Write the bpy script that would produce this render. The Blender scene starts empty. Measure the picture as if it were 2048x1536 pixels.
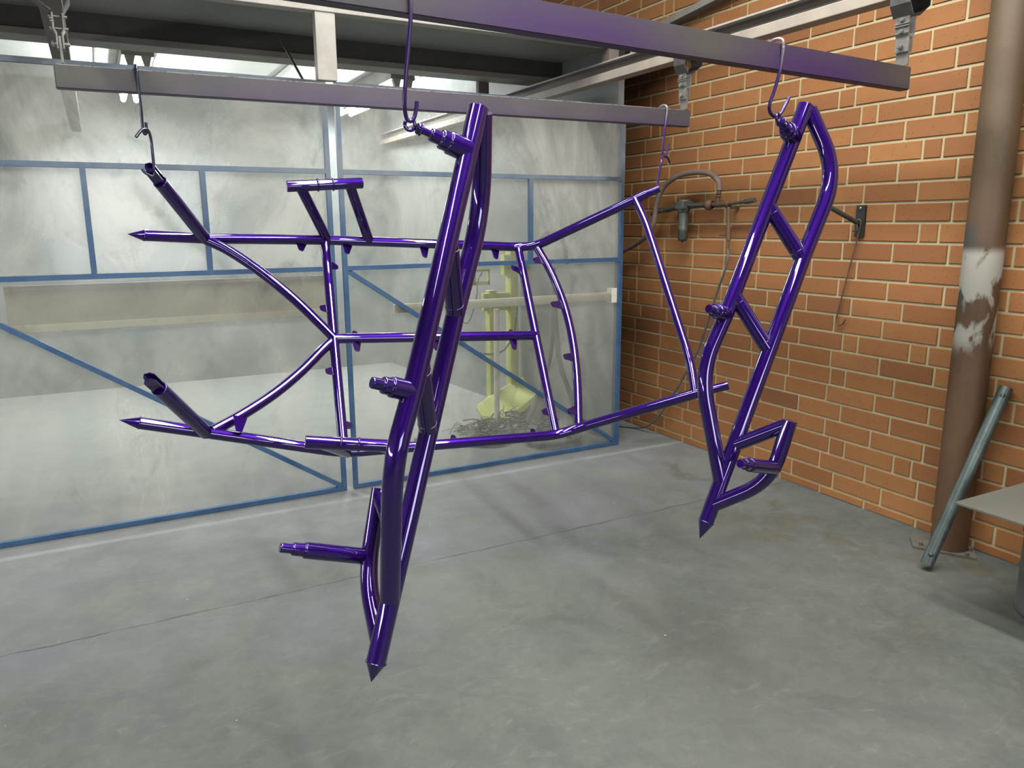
import bpy, bmesh, math, random
from mathutils import Vector as V, Matrix, Quaternion
S = bpy.context.scene
C = S.collection
random.seed(7)
PI = math.pi
EXPO = 1.0
LIGHTS = [(.95, 1.2, 4.4, 90, .26), (-1.05, .4, 3.2, 68, .24), (1.74, 1.0, 3.4, 112, .20)]   # x, y, length, watts, width
BOOTHP = 26

# ---------------------------------------------------------------- camera
cam_d = bpy.data.cameras.new('camera'); cam = bpy.data.objects.new('camera', cam_d); C.objects.link(cam)
cam_d.sensor_width = 36; cam_d.lens = 1529.8 / 2048 * 36; cam_d.clip_start = .02; cam_d.clip_end = 60
pitch, roll, yaw = 0.206666587, -0.00597202487, 0.487964454
fw = V((math.sin(yaw)*math.cos(pitch), math.cos(yaw)*math.cos(pitch), -math.sin(pitch)))
rt = V((math.cos(yaw), -math.sin(yaw), 0)); up = rt.cross(fw)
r_ = math.cos(roll)*rt + math.sin(roll)*up; u_ = -math.sin(roll)*rt + math.cos(roll)*up
cam.matrix_world = Matrix(((r_.x, u_.x, -fw.x, 0), (r_.y, u_.y, -fw.y, 0), (r_.z, u_.z, -fw.z, 1.33), (0, 0, 0, 1)))
S.camera = cam
S.view_settings.view_transform = 'Standard'; S.view_settings.look = 'None'
S.view_settings.exposure = EXPO; S.view_settings.gamma = 1; S.view_settings.use_curve_mapping = False
# ---------------------------------------------------------------- world and the room's strip lights
w = bpy.data.worlds.new('world'); S.world = w; w.use_nodes = True
w.node_tree.nodes['Background'].inputs[0].default_value = (.8, .85, .9, 1)
w.node_tree.nodes['Background'].inputs[1].default_value = .25
def area(name, loc, sx, sy, power, col=(1, .97, .92), rot=(0, 0, 0)):
    l = bpy.data.lights.new(name, 'AREA'); l.shape = 'RECTANGLE'; l.size = sx; l.size_y = sy; l.energy = power; l.color = col
    o = bpy.data.objects.new(name, l); C.objects.link(o); o.location = loc; o.rotation_euler = rot; return o
for (lx, ly, ln, pw, wd) in LIGHTS:
    area('strip_light_lamp', (lx, ly, 3.52), wd, ln, pw, (.985, 1, .94))
area('doorway_daylight', (.7, -3.5, 1.45), 1.9, 1.2, 38, (.93, .97, 1), (PI/2, 0, 0))
area('side_light_lamp', (-3.15, 1.7, 1.2), .16, 4.2, 26, (1, .99, .96), (0, -PI/2, 0))
area('booth_lamp', (.32, 6.1, 2.2), .12, 1.3, BOOTHP, (.96, 1, .98)); area('booth_lamp', (2.0, 6.15, 2.2), .12, 1.3, BOOTHP*.8, (.96, 1, .98))
area('booth_lamp', (-1.3, 6.1, 2.2), .12, 1.3, BOOTHP, (.96, 1, .98))
# ---------------------------------------------------------------- materials
K = .50   # overall paint albedo
def mat(name, col, rough=.5, metal=0, coat=0, spec=.5):
    m = bpy.data.materials.new(name); m.use_nodes = True
    b = m.node_tree.nodes['Principled BSDF']
    b.inputs['Base Color'].default_value = (*(c*K for c in col), 1); b.inputs['Roughness'].default_value = rough
    b.inputs['Metallic'].default_value = metal; b.inputs['Coat Weight'].default_value = coat
    b.inputs['Coat Roughness'].default_value = .03; b.inputs['Specular IOR Level'].default_value = spec
    return m
class G:
    """small node helper on one material"""
    def __init__(s, m): s.m = m; s.t = m.node_tree; s.b = s.t.nodes['Principled BSDF']
    def n(s, ty, **k):
        o = s.t.nodes.new(ty)
        for a, v in k.items(): setattr(o, a, v)
        return o
    def l(s, a, b): s.t.links.new(a, b)
    def pos(s, scale=(1, 1, 1), loc=(0, 0, 0), obj=False):
        g = s.n('ShaderNodeTexCoord') if obj else s.n('ShaderNodeNewGeometry')
        mp = s.n('ShaderNodeMapping'); mp.inputs['Scale'].default_value = scale; mp.inputs['Location'].default_value = loc
        s.l(g.outputs['Object'] if obj else g.outputs['Position'], mp.inputs['Vector']); return mp.outputs[0]
    def noise(s, vec, sc, det=4, ro=.55, dist=0):
        o = s.n('ShaderNodeTexNoise'); o.inputs['Scale'].default_value = sc; o.inputs['Detail'].default_value = det
        o.inputs['Roughness'].default_value = ro; o.inputs['Distortion'].default_value = dist
        s.l(vec, o.inputs['Vector']); return o.outputs['Fac']
    def ramp(s, fac, stops):
        o = s.n('ShaderNodeValToRGB'); e = o.color_ramp.elements
        while len(e) < len(stops): e.new(.5)
        for i, (p, c) in enumerate(stops):
            e[i].position = p; e[i].color = (c, c, c, 1) if not hasattr(c, '__len__') else (*(k*K for k in c), 1)
        s.l(fac, o.inputs[0]); return o.outputs[0]
    def mix(s, fac, a, b, mode='MIX'):
        o = s.n('ShaderNodeMix', data_type='RGBA', blend_type=mode)
        for v, i in ((fac, 0), (a, 6), (b, 7)):
            if hasattr(v, 'is_linked'): s.l(v, o.inputs[i])
            elif i == 0: o.inputs[0].default_value = v
            else: o.inputs[i].default_value = (*(k*K for k in v), 1)
        return o.outputs[2]
    def math(s, op, a, b=0, c=0):
        o = s.n('ShaderNodeMath', operation=op)
        for i, v in enumerate((a, b, c)):
            if hasattr(v, 'is_linked'): s.l(v, o.inputs[i])
            else: o.inputs[i].default_value = v
        return o.outputs[0]
    def xyz(s, vec): o = s.n('ShaderNodeSeparateXYZ'); s.l(vec, o.inputs[0]); return o.outputs
    def rng(s, v, a, b, c=0, d=1):
        o = s.n('ShaderNodeMapRange', interpolation_type='SMOOTHSTEP')
        s.l(v, o.inputs[0])
        for i, x in enumerate((a, b, c, d)): o.inputs[i+1].default_value = x
        return o.outputs[0]
    def bump(s, h, st=.3, d=.01):
        o = s.n('ShaderNodeBump'); o.inputs['Strength'].default_value = st; o.inputs['Distance'].default_value = d
        s.l(h, o.inputs['Height']); s.l(o.outputs[0], s.b.inputs['Normal'])
    def col(s, c): s.l(c, s.b.inputs['Base Color'])
    def rough(s, r): s.l(r, s.b.inputs['Roughness'])
def varied(name, a, b, sc=8, rough=.6, metal=0, st=.1, obj=False, coat=0):
    m = mat(name, a, rough, metal, coat); g = G(m); p = g.pos(obj=obj)
    g.col(g.mix(g.ramp(g.noise(p, sc, 6, .65), [(.35, 0), (.65, 1)]), a, b))
    if st: g.bump(g.noise(p, sc*6, 4), st, .002)
    return m
M = {}
# gloss purple candy paint
m = mat('purple gloss paint', (.033, .0050, .175), .29, .6, 1.0, 0); m.node_tree.nodes['Principled BSDF'].inputs['Coat IOR'].default_value = 1.62; M['purple'] = m
# concrete floor
m = mat('concrete floor', (.2, .2, .18), .8); g = G(m); p = g.pos(); x, y, z = g.xyz(p)
base = g.mix(g.ramp(g.noise(p, 1.3, 8, .62, .4), [(.3, 0), (.7, 1)]), (.060, .069, .063), (.122, .131, .117))
fine = g.noise(p, 22, 9, .75, .8); base = g.mix(g.ramp(fine, [(.3, .0), (.75, .5)]), base, (.175, .176, .158))
stain = g.ramp(g.noise(g.pos(loc=(3.1, 1.7, 0)), 2.4, 7, .66, 1.2), [(.50, 0), (.66, 1)]); base = g.mix(g.math('MULTIPLY', stain, .55), base, (.070, .075, .078))
scr = g.ramp(g.noise(g.pos(scale=(1, 1.6, 1), loc=(1, 4, 0)), 5.5, 9, .74, 2.6), [(.55, 0), (.66, 1)]); base = g.mix(g.math('MULTIPLY', scr, .13), base, (.36, .35, .32))
# overspray dust, thickest below and beyond the screens
dust = g.math('MULTIPLY', g.rng(y, 2.0, 3.9), g.ramp(g.noise(p, 1.7, 6, .6, .5), [(.2, .45), (.75, .95)]))
base = g.mix(g.math('MULTIPLY', dust, .85), base, (.31, .315, .32))
lil = g.math('MULTIPLY', g.math('MULTIPLY', g.rng(y, 1.7, 2.9), g.rng(y, 3.7, 3.1)), g.ramp(g.noise(g.pos(loc=(8, 2, 1)), 1.9, 4, .55), [(.45, 0), (.7, .55)]))
base = g.mix(lil, base, (.20, .19, .25))
clean = g.rng(y, 3.95, 4.6); base = g.mix(clean, base, (.37, .385, .37))
line = g.math('MULTIPLY', g.rng(g.math('ABSOLUTE', g.math('SUBTRACT', y, 3.545)), .03, .006), g.ramp(g.noise(p, 2, 3), [(.3, .3), (.6, 1)])); base = g.mix(g.math('MULTIPLY', line, .45), base, (.46, .47, .46))
foot_shade = g.rng(y, 3.56, 3.62); base = g.mix(g.math('MULTIPLY', g.math('MULTIPLY', foot_shade, g.rng(y, 3.72, 3.68)), .5), base, (.15, .155, .16))  # shadow strip along the bottom of the screens, painted into the floor colour
# saw cut across the slab, with a ragged line
yy = g.math('ADD', y, g.math('MULTIPLY', g.noise(p, 9, 4), .03))
cut = g.math('MULTIPLY', g.math('LESS_THAN', g.math('ABSOLUTE', g.math('SUBTRACT', yy, 2.71)), g.math('MULTIPLY', g.ramp(g.noise(p, 5, 5, .7), [(.35, 0), (.6, 1)]), .005)), .75)
base = g.mix(cut, base, (.05, .045, .035))
oil = g.math('MULTIPLY', g.rng(x, 2.0, 2.6), g.math('MULTIPLY', g.rng(y, 3.6, 3.0), g.ramp(g.noise(g.pos(loc=(5, 5, 0)), 3.2, 5, .6, .8), [(.5, 0), (.62, .6)])))
base = g.mix(oil, base, (.10, .085, .045))
spk = g.n('ShaderNodeTexVoronoi'); spk.inputs['Scale'].default_value = 5.5; g.l(p, spk.inputs['Vector'])
dot = g.math('LESS_THAN', spk.outputs['Distance'], .02); base = g.mix(g.math('MULTIPLY', dot, .8), base, (.65, .63, .58))
g.col(base); g.rough(g.ramp(g.noise(p, 6, 5), [(.3, .55), (.7, .85)])); g.bump(g.math('SUBTRACT', g.math('ADD', g.noise(p, 30, 6, .7), g.math('MULTIPLY', g.noise(p, 4, 4), .7)), cut), .35, .004)
M['floor'] = m
# bricks: a random tint per brick in an attribute
m = mat('brown orange brick', (.4, .2, .08), .85); g = G(m); p = g.pos(); a = g.n('ShaderNodeAttribute'); a.attribute_name = 'tint'
bc = g.ramp(a.outputs['Fac'], [(0, (.24, .085, .022)), (.25, (.335, .125, .032)), (.6, (.39, .155, .041)), (1, (.45, .195, .056))])
bc = g.mix(g.ramp(g.noise(p, 9, 6, .6), [(.3, 0), (.75, .55)]), bc, (.31, .118, .036))
sp = g.n('ShaderNodeTexVoronoi'); sp.inputs['Scale'].default_value = 42; g.l(p, sp.inputs['Vector'])
bc = g.mix(g.math('MULTIPLY', g.math('LESS_THAN', sp.outputs['Distance'], .14), .55), bc, (.12, .05, .025))
g.col(bc); g.bump(g.noise(p, 60, 6, .7), .4, .003); M['brick'] = m
m = mat('sand mortar', (.5, .42, .27), .95); g = G(m); p = g.pos()
g.col(g.mix(g.noise(p, 20, 5, .7), (.46, .37, .21), (.66, .56, .34))); g.bump(g.noise(p, 90, 5, .7), .5, .003); M['mortar'] = m
# old clear plastic sheet: part see-through, part milky with wiped dust
m = bpy.data.materials.new('milky clear plastic'); m.use_nodes = True; t = m.node_tree; g = G(m)
t.nodes.remove(g.b); out = t.nodes['Material Output']; p = g.pos()
dif = g.n('ShaderNodeBsdfDiffuse'); tra = g.n('ShaderNodeBsdfTranslucent'); trn = g.n('ShaderNodeBsdfTransparent'); glo = g.n('ShaderNodeBsdfGlossy')
glo.inputs['Roughness'].default_value = .12; glo.inputs['Color'].default_value = (1, 1, 1, 1); trn.inputs['Color'].default_value = (.93, .95, .93, 1)
gr = g.ramp(g.noise(g.pos(scale=(1, 1, .55)), 2.1, 10, .68, .9), [(.37, 0), (.62, 1)])
colr = g.mix(gr, (.43, .43, .40), (.78, .755, .68))
sm = g.ramp(g.noise(g.pos(scale=(1.2, 1, .8), loc=(4, 1, 2)), 4.2, 7, .7, .9), [(.54, 0), (.68, 1)])
colr = g.mix(g.math('MULTIPLY', sm, .72), colr, (.27, .295, .295))
g.l(colr, dif.inputs[0]); g.l(colr, tra.inputs[0])
a1 = g.n('ShaderNodeMixShader'); a1.inputs[0].default_value = .45; g.l(dif.outputs[0], a1.inputs[1]); g.l(tra.outputs[0], a1.inputs[2])
z = g.xyz(p)[2]
clear = g.math('MULTIPLY', g.rng(g.xyz(p)[0], .9, 1.5), g.rng(z, 1.25, 1.0))
haze = g.math('ADD', g.math('SUBTRACT', g.rng(z, 1.0, 1.5, .34, .56), g.math('MULTIPLY', clear, .10)), g.math('MULTIPLY', g.math('ADD', gr, g.math('MULTIPLY', sm, .8)), .16))
a2 = g.n('ShaderNodeMixShader'); g.l(haze, a2.inputs[0]); g.l(trn.outputs[0], a2.inputs[1]); g.l(a1.outputs[0], a2.inputs[2])
fr = g.n('ShaderNodeFresnel'); fr.inputs['IOR'].default_value = 1.35
a3 = g.n('ShaderNodeMixShader'); g.l(fr.outputs[0], a3.inputs[0]); g.l(a2.outputs[0], a3.inputs[1]); g.l(glo.outputs[0], a3.inputs[2]); g.l(a3.outputs[0], out.inputs[0])
M['plastic'] = m
# blue frame paint, grey with overspray higher up
m = mat('blue frame paint', (.05, .14, .33), .55); g = G(m); p = g.pos(); x, y, z = g.xyz(p)
f = g.math('MULTIPLY', g.rng(z, 1.2, 1.75), g.ramp(g.noise(p, 3, 5, .6), [(.3, .3), (.65, 1)]))
bl = g.mix(g.ramp(g.noise(p, 12, 5), [(.35, 0), (.7, 1)]), (.028, .095, .235), (.06, .14, .27))
g.col(g.mix(f, bl, (.25, .27, .29))); M['blue'] = m
# hanging beams: grey paint with purple overspray around the hooks
def beam_mat(name, centres, zc):
    m = mat(name, (.2, .18, .17), .55, .2); g = G(m); p = g.pos(); x, y, z = g.xyz(p)
    base = g.mix(g.ramp(g.noise(p, 4, 6, .6), [(.3, 0), (.7, 1)]), (.066, .062, .057), (.102, .095, .088))
    msk = None
    for cx, wd, am in centres:
        k = g.math('MULTIPLY', g.rng(g.math('ABSOLUTE', g.math('SUBTRACT', x, cx)), wd, wd*.15), am)
        msk = k if msk is None else g.math('MAXIMUM', msk, k)
    vert = g.rng(z, zc+.095, zc, .45, 1)
    msk = g.math('MULTIPLY', msk, vert)
    base = g.mix(msk, base, (.060, .014, .135)); base = g.mix(g.math('MULTIPLY', g.rng(z, zc+.03, zc-.002), .45), base, (.05, .028, .08))
    chip = g.math('MULTIPLY', g.rng(z, zc+.070, zc+.074), g.ramp(g.noise(g.pos(scale=(1, 1, .2)), 45, 6, .8), [(.42, 0), (.5, 1)]))
    base = g.mix(chip, base, (.62, .56, .58)); g.col(base); g.bump(g.noise(p, 40, 5), .15, .002); return m
M['beam_near'] = beam_mat('overspray beam paint near', [(1.0, .50, 1.0), (1.92, .48, .95)], 1.752)
M['beam_rear'] = beam_mat('overspray beam paint rear', [(1.0, 1.1, .42), (2.1, .5, .3)], 1.750)
M['rail'] = varied('tan steel paint', (.34, .285, .24), (.44, .37, .31), 6, .6)
M['rail_dark'] = varied('dark brown steel', (.10, .083, .07), (.14, .115, .10), 7, .7)
M['dusty'] = varied('dusty pale steel', (.36, .33, .30), (.47, .43, .39), 8, .6)
M['soffit'] = varied('grey soffit sheet', (.27, .27, .25), (.33, .325, .30), 3, .7)
M['dark_beam'] = varied('dark grey beam paint', (.055, .06, .06), (.09, .085, .08), 5, .7)
M['trim'] = varied('grey brown trim', (.25, .23, .21), (.32, .30, .27), 5, .6)
M['white'] = varied('white booth sheet', (1.2, 1.22, 1.18), (1.4, 1.42, 1.38), 2.5, .5)
M['booth_wall'] = varied('grey white booth wall', (.24, .26, .26), (.36, .38, .37), 2.2, .6)
M['room'] = varied('room paint', (.16, .155, .15), (.20, .195, .185), 2, .8)
M['galv'] = varied('dull galvanised steel', (.22, .205, .19), (.33, .31, .29), 20, .5, .5)
M['galv_dark'] = varied('dark trolley steel', (.075, .07, .066), (.12, .112, .105), 20, .6, .4)
M['bolt'] = mat('bolt steel', (.42, .41, .40), .4, .8)
M['timber'] = varied('pale timber', (.85, .80, .64), (.95, .90, .76), 10, .7)
M['booth_board'] = varied('beige painted board', (.60, .56, .47), (.70, .67, .57), 4, .7)
M['yellow'] = varied('yellow machine paint', (.62, .66, .10), (.74, .76, .18), 5, .5)
M['rubber'] = varied('grey hose rubber', (.10, .10, .10), (.19, .18, .17), 14, .6)
M['hose_brown'] = varied('dusty brown hose', (.19, .13, .105), (.26, .19, .155), 14, .65)
M['rust'] = varied('rusty fitting', (.20, .105, .05), (.12, .085, .065), 26, .7, .3)
M['iron'] = varied('dark green grey iron', (.055, .062, .055), (.10, .105, .095), 18, .5, .2)
M['black'] = mat('black paint', (.018, .02, .02), .5)
M['wire'] = varied('brown rusted wire', (.13, .07, .045), (.20, .11, .07), 30, .6, .3)
M['pipe'] = varied('blue grey galvanised pipe', (.075, .10, .10), (.15, .19, .185), 11, .38, .5)
M['sheet'] = varied('grey dusty metal sheet', (.125, .127, .105), (.165, .163, .140), 3, .55, .1)
M['drum'] = varied('grey steel drum', (.14, .15, .15), (.22, .235, .235), 5, .5, .2)
m = mat('purple dipped hook', (.2, .16, .22), .35, .5, .3); g = G(m); p = g.pos(); z = g.xyz(p)[2]
g.col(g.mix(g.rng(z, 1.84, 1.72), (.36, .30, .36), (.05, .014, .16))); M['hook'] = m
M['hook_dark'] = mat('dark purple grey hook', (.045, .05, .10), .3, .5, .5)
m = mat('lamp tube', (.6, .6, .6)); g = G(m); g.b.inputs['Emission Color'].default_value = (.97, 1, .98, 1); g.b.inputs['Emission Strength'].default_value = 45; M['glow'] = m
# column: brown paint, bare dark band, white sprayed patches
m = mat('brown column paint', (.12, .06, .035), .55); g = G(m); p = g.pos(); x, y, z = g.xyz(p)
cc = g.mix(g.ramp(g.noise(g.pos(scale=(1, 1, .35)), 7, 7, .65, .5), [(.3, 0), (.7, 1)]), (.095, .044, .018), (.145, .074, .034))
cc = g.mix(g.rng(z, 1.1, 1.75), cc, (.125, .078, .040))
fl = g.ramp(g.noise(g.pos(scale=(1, 1, .6)), 38, 4, .6), [(.58, 0), (.62, 1)]); band = g.math('MULTIPLY', g.rng(z, 1.40, 1.5), g.rng(z, 1.78, 1.66))
cc = g.mix(g.math('MULTIPLY', g.math('MULTIPLY', fl, band), .75), cc, (.11, .06, .035))
dk = g.math('MULTIPLY', g.math('MULTIPLY', g.rng(z, .98, 1.05), g.rng(z, 1.36, 1.27)), g.rng(y, 1.73, 1.80)); cc = g.mix(g.math('MULTIPLY', dk, .85), cc, (.055, .065, .062))
wn = g.noise(g.pos(scale=(1, 1, .6), loc=(.4, .35, 0)), 13, 4, .55, .4)
wp = g.math('MULTIPLY', g.math('MULTIPLY', g.rng(z, .80, .90), g.rng(z, 1.24, 1.20)), g.ramp(g.math('ADD', wn, g.math('MULTIPLY', g.rng(z, 1.0, 1.15), .08)), [(.46, 0), (.54, 1)]))
cc = g.mix(wp, cc, (.46, .44, .38)); g.col(cc); g.bump(g.noise(g.pos(scale=(1, 1, .2)), 30, 6, .7), .3, .003); M['column'] = m
M['baseplate'] = varied('dusty steel plate', (.10, .085, .068), (.15, .13, .105), 12, .8)
# ---------------------------------------------------------------- mesh helpers
class B:
    def __init__(s): s.v = []; s.f = []; s.sm = []
    def add(s, vs, fs, smooth=False):
        o = len(s.v); s.v += [tuple(a) for a in vs]; s.f += [tuple(i+o for i in f) for f in fs]; s.sm += [smooth]*len(fs)
    def box(s, a, b, bev=0):
        (x0, y0, z0), (x1, y1, z1) = a, b
        if bev:
            bm = bmesh.new(); bmesh.ops.create_cube(bm, size=1)
            for v in bm.verts: v.co = V(((x0+x1)/2+v.co.x*(x1-x0), (y0+y1)/2+v.co.y*(y1-y0), (z0+z1)/2+v.co.z*(z1-z0)))
            bmesh.ops.bevel(bm, geom=bm.edges[:], offset=bev, segments=2, affect='EDGES', profile=.6)
            bm.verts.ensure_lookup_table(); s.add([v.co[:] for v in bm.verts], [[v.index for v in f.verts] for f in bm.faces]); bm.free(); return s
        vs = [(x, y, z) for x in (x0, x1) for y in (y0, y1) for z in (z0, z1)]
        s.add(vs, [(0, 1, 3, 2), (4, 6, 7, 5), (0, 4, 5, 1), (2, 3, 7, 6), (0, 2, 6, 4), (1, 5, 7, 3)]); return s
    def tube(s, pts, r, seg=14, cap=True, radii=None, smooth=True):
        pts = [V(p) for p in pts]; n = len(pts); R = radii or [r]*n
        tg = []
        for i in range(n):
            a = pts[max(i-1, 0)]; b = pts[min(i+1, n-1)]
            if 0 < i < n-1: t = (pts[i]-pts[i-1]).normalized()+(pts[i+1]-pts[i]).normalized()
            else: t = b-a
            if t.length < 1e-9: t = b-a if (b-a).length > 1e-9 else tg[-1]
            tg.append(t.normalized())
        nn = tg[0].orthogonal().normalized(); vs = []; fs = []
        for i in range(n):
            if i: nn = (nn - tg[i]*nn.dot(tg[i])).normalized()
            bb = tg[i].cross(nn)
            for k in range(seg):
                a = 2*PI*k/seg; vs.append(pts[i]+(nn*math.cos(a)+bb*math.sin(a))*R[i])
        for i in range(n-1):
            for k in range(seg):
                k2 = (k+1) % seg; fs.append((i*seg+k, i*seg+k2, (i+1)*seg+k2, (i+1)*seg+k))
        s.add(vs, fs, smooth)
        if cap:
            s.add(vs[:seg], [tuple(range(seg))[::-1]]); s.add(vs[-seg:], [tuple(range(seg))])
        return s
    def ring(s, c, ax, R, r, seg=20, rs=8):
        c = V(c); ax = V(ax).normalized(); a = ax.orthogonal().normalized(); b = ax.cross(a); vs = []; fs = []
        for i in range(seg):
            d = a*math.cos(2*PI*i/seg)+b*math.sin(2*PI*i/seg)
            for k in range(rs): vs.append(c+d*(R+r*math.cos(2*PI*k/rs))+ax*r*math.sin(2*PI*k/rs))
        for i in range(seg):
            for k in range(rs): i2 = (i+1) % seg; k2 = (k+1) % rs; fs.append((i*rs+k, i2*rs+k, i2*rs+k2, i*rs+k2))
        s.add(vs, fs, True); return s
    def prism(s, prof, A, bdir):
        """profile: list of points; extruded along bdir"""
        d = V(bdir); n = len(prof); vs = [V(p) for p in prof]+[V(p)+d for p in prof]
        s.add(vs, [tuple(range(n))[::-1], tuple(range(n, 2*n))]+[(i, (i+1) % n, n+(i+1) % n, n+i) for i in range(n)]); return s
    def lathe(s, c, prof, seg=40, ax=(0, 0, 1)):
        c = V(c); ax = V(ax).normalized(); a = ax.orthogonal().normalized(); b = ax.cross(a); vs = []; fs = []
        for (r, h) in prof:
            for k in range(seg): t = 2*PI*k/seg; vs.append(c+ax*h+(a*math.cos(t)+b*math.sin(t))*r)
        for i in range(len(prof)-1):
            for k in range(seg): k2 = (k+1) % seg; fs.append((i*seg+k, i*seg+k2, (i+1)*seg+k2, (i+1)*seg+k))
        s.add(vs, fs, True); return s
    def make(s, name, m, parent=None, local=False):
        me = bpy.data.meshes.new(name); off = V((0, 0, 0))
        vs = s.v
        if parent is not None and not local:
            pw = WM.get(parent.name, V((0, 0, 0))); vs = [V(a)-pw for a in vs]
        elif parent is None:
            xs = list(zip(*s.v)); off = V(((min(xs[0])+max(xs[0]))/2, (min(xs[1])+max(xs[1]))/2, min(xs[2]))); vs = [V(a)-off for a in vs]
        me.from_pydata([tuple(a) for a in vs], [], s.f)
        for pl, sm in zip(me.polygons, s.sm): pl.use_smooth = sm
        bm = bmesh.new(); bm.from_mesh(me); bmesh.ops.recalc_face_normals(bm, faces=bm.faces); bm.to_mesh(me); bm.free()
        me.materials.append(M[m] if isinstance(m, str) else m)
        o = bpy.data.objects.new(name, me); C.objects.link(o)
        if parent is not None: o.parent = parent; WM[o.name] = WM.get(parent.name, V((0, 0, 0)))
        else: o.location = off; WM[o.name] = off
        return o
WM = {}
def thing(name, loc, label, cat, group=None):
    o = bpy.data.objects.new(name, None); C.objects.link(o); o.location = loc; o.empty_display_size = .05; WM[o.name] = V(loc); return tag(o, label, cat, group)
def tag(o, label, cat, group=None, kind=None):
    o['label'] = label; o['category'] = cat
    if group: o['group'] = group
    if kind: o['kind'] = kind
    return o
def struct(o): o['kind'] = 'structure'; return o
def L(a, b, t): return V(a).lerp(V(b), t)
def bend(pts, rad, n=10):
    """round the inner corners of a polyline; rad = cut length at each corner"""
    pts = [V(p) for p in pts]; out = [pts[0]]
    for i in range(1, len(pts)-1):
        r = rad[i-1] if hasattr(rad, '__len__') else rad
        a, b, c = pts[i-1], pts[i], pts[i+1]; p = b+(a-b).normalized()*min(r, (a-b).length*.49); q2 = b+(c-b).normalized()*min(r, (c-b).length*.49)
        if r <= 0: out.append(b); continue
        for k in range(n+1):
            t = k/n; out.append(p.lerp(b, t).lerp(b.lerp(q2, t), t))
    out.append(pts[-1]); return out
def smooth(pts, n=8):
    pts = [V(p) for p in pts]; P = [pts[0]*2-pts[1]]+pts+[pts[-1]*2-pts[-2]]; out = []
    for i in range(1, len(P)-2):
        a, b, c, d = P[i-1:i+3]
        for k in range(n):
            t = k/n; out.append(.5*((2*b)+(c-a)*t+(2*a-5*b+4*c-d)*t*t+(3*b-a-3*c+d)*t**3))
    out.append(pts[-1]); return out
# ---------------------------------------------------------------- joint positions of the tube frames (metres)
GEO_RIGHT = {"tip": [1.5123, 1.6474, 0.3946], "base": [1.5362, 1.6488, 0.4439], "loopJ": [1.5549, 1.6293, 0.4933], "AJ": [1.585, 1.6542, 0.5657], "Abend": [1.5677, 1.7299, 0.9028], "sm_r": [1.6457, 1.7244, 1.0586], "sm_t": [1.554, 1.701, 1.084], "Atop": [1.9095, 1.7139, 1.6678], "st_r": [1.8702, 1.7081, 1.5753], "st_t": [1.7654, 1.6736, 1.6156], "Btop": [1.9308, 1.7129, 1.6562], "Bbend": [1.9633, 1.6403, 1.4655], "R1A": [1.8077, 1.7155, 1.37], "R1B": [1.8615, 1.6421, 1.2195], "R2A": [1.6918, 1.7239, 1.109], "R2B": [1.7508, 1.6401, 0.9508], "LB": [1.6303, 1.6379, 0.6719], "loopT": [1.6921, 1.5007, 0.7624], "sl_r": [1.6448, 1.5014, 0.6365], "sl_t": [1.4493, 1.438, 0.7012], "loopB": [1.6377, 1.5171, 0.5892], "Ac": [1.5624, 1.7299, 0.8926], "Bc": [1.9799, 1.6403, 1.4731], "Lc": [1.6533, 1.5171, 0.5926]}
GEO_FRONT = {"tip": [0.4455, 1.5307, 0.3123], "base": [0.4614, 1.5377, 0.354], "loopJ": [0.4631, 1.5632, 0.3929], "AJ": [0.5099, 1.5559, 0.4842], "Abend": [0.5008, 1.4925, 0.8115], "sm_r": [0.5685, 1.531, 0.9753], "sm_t": [0.4761, 1.5251, 1.0058], "Atop": [0.7956, 1.6565, 1.5842], "st_r": [0.7595, 1.6447, 1.4899], "st_t": [0.6406, 1.6427, 1.5358], "Btop": [0.8142, 1.6636, 1.5774], "Bbend": [0.8318, 1.7341, 1.3643], "R1A": [0.7171, 1.607, 1.289], "R1B": [0.741, 1.6867, 1.1154], "R2A": [0.6191, 1.5488, 1.0262], "R2B": [0.6415, 1.639, 0.8498], "LB": [0.5392, 1.5898, 0.584], "loopT": [0.5525, 1.7448, 0.6786], "sl_r": [0.5048, 1.7202, 0.5315], "sl_t": [0.3007, 1.7196, 0.5976], "loopB": [0.4996, 1.7008, 0.4707], "Ac": [0.504, 1.4925, 0.8354], "Bc": [0.8385, 1.7341, 1.3572], "Lc": [0.4954, 1.7008, 0.4888]}
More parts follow.
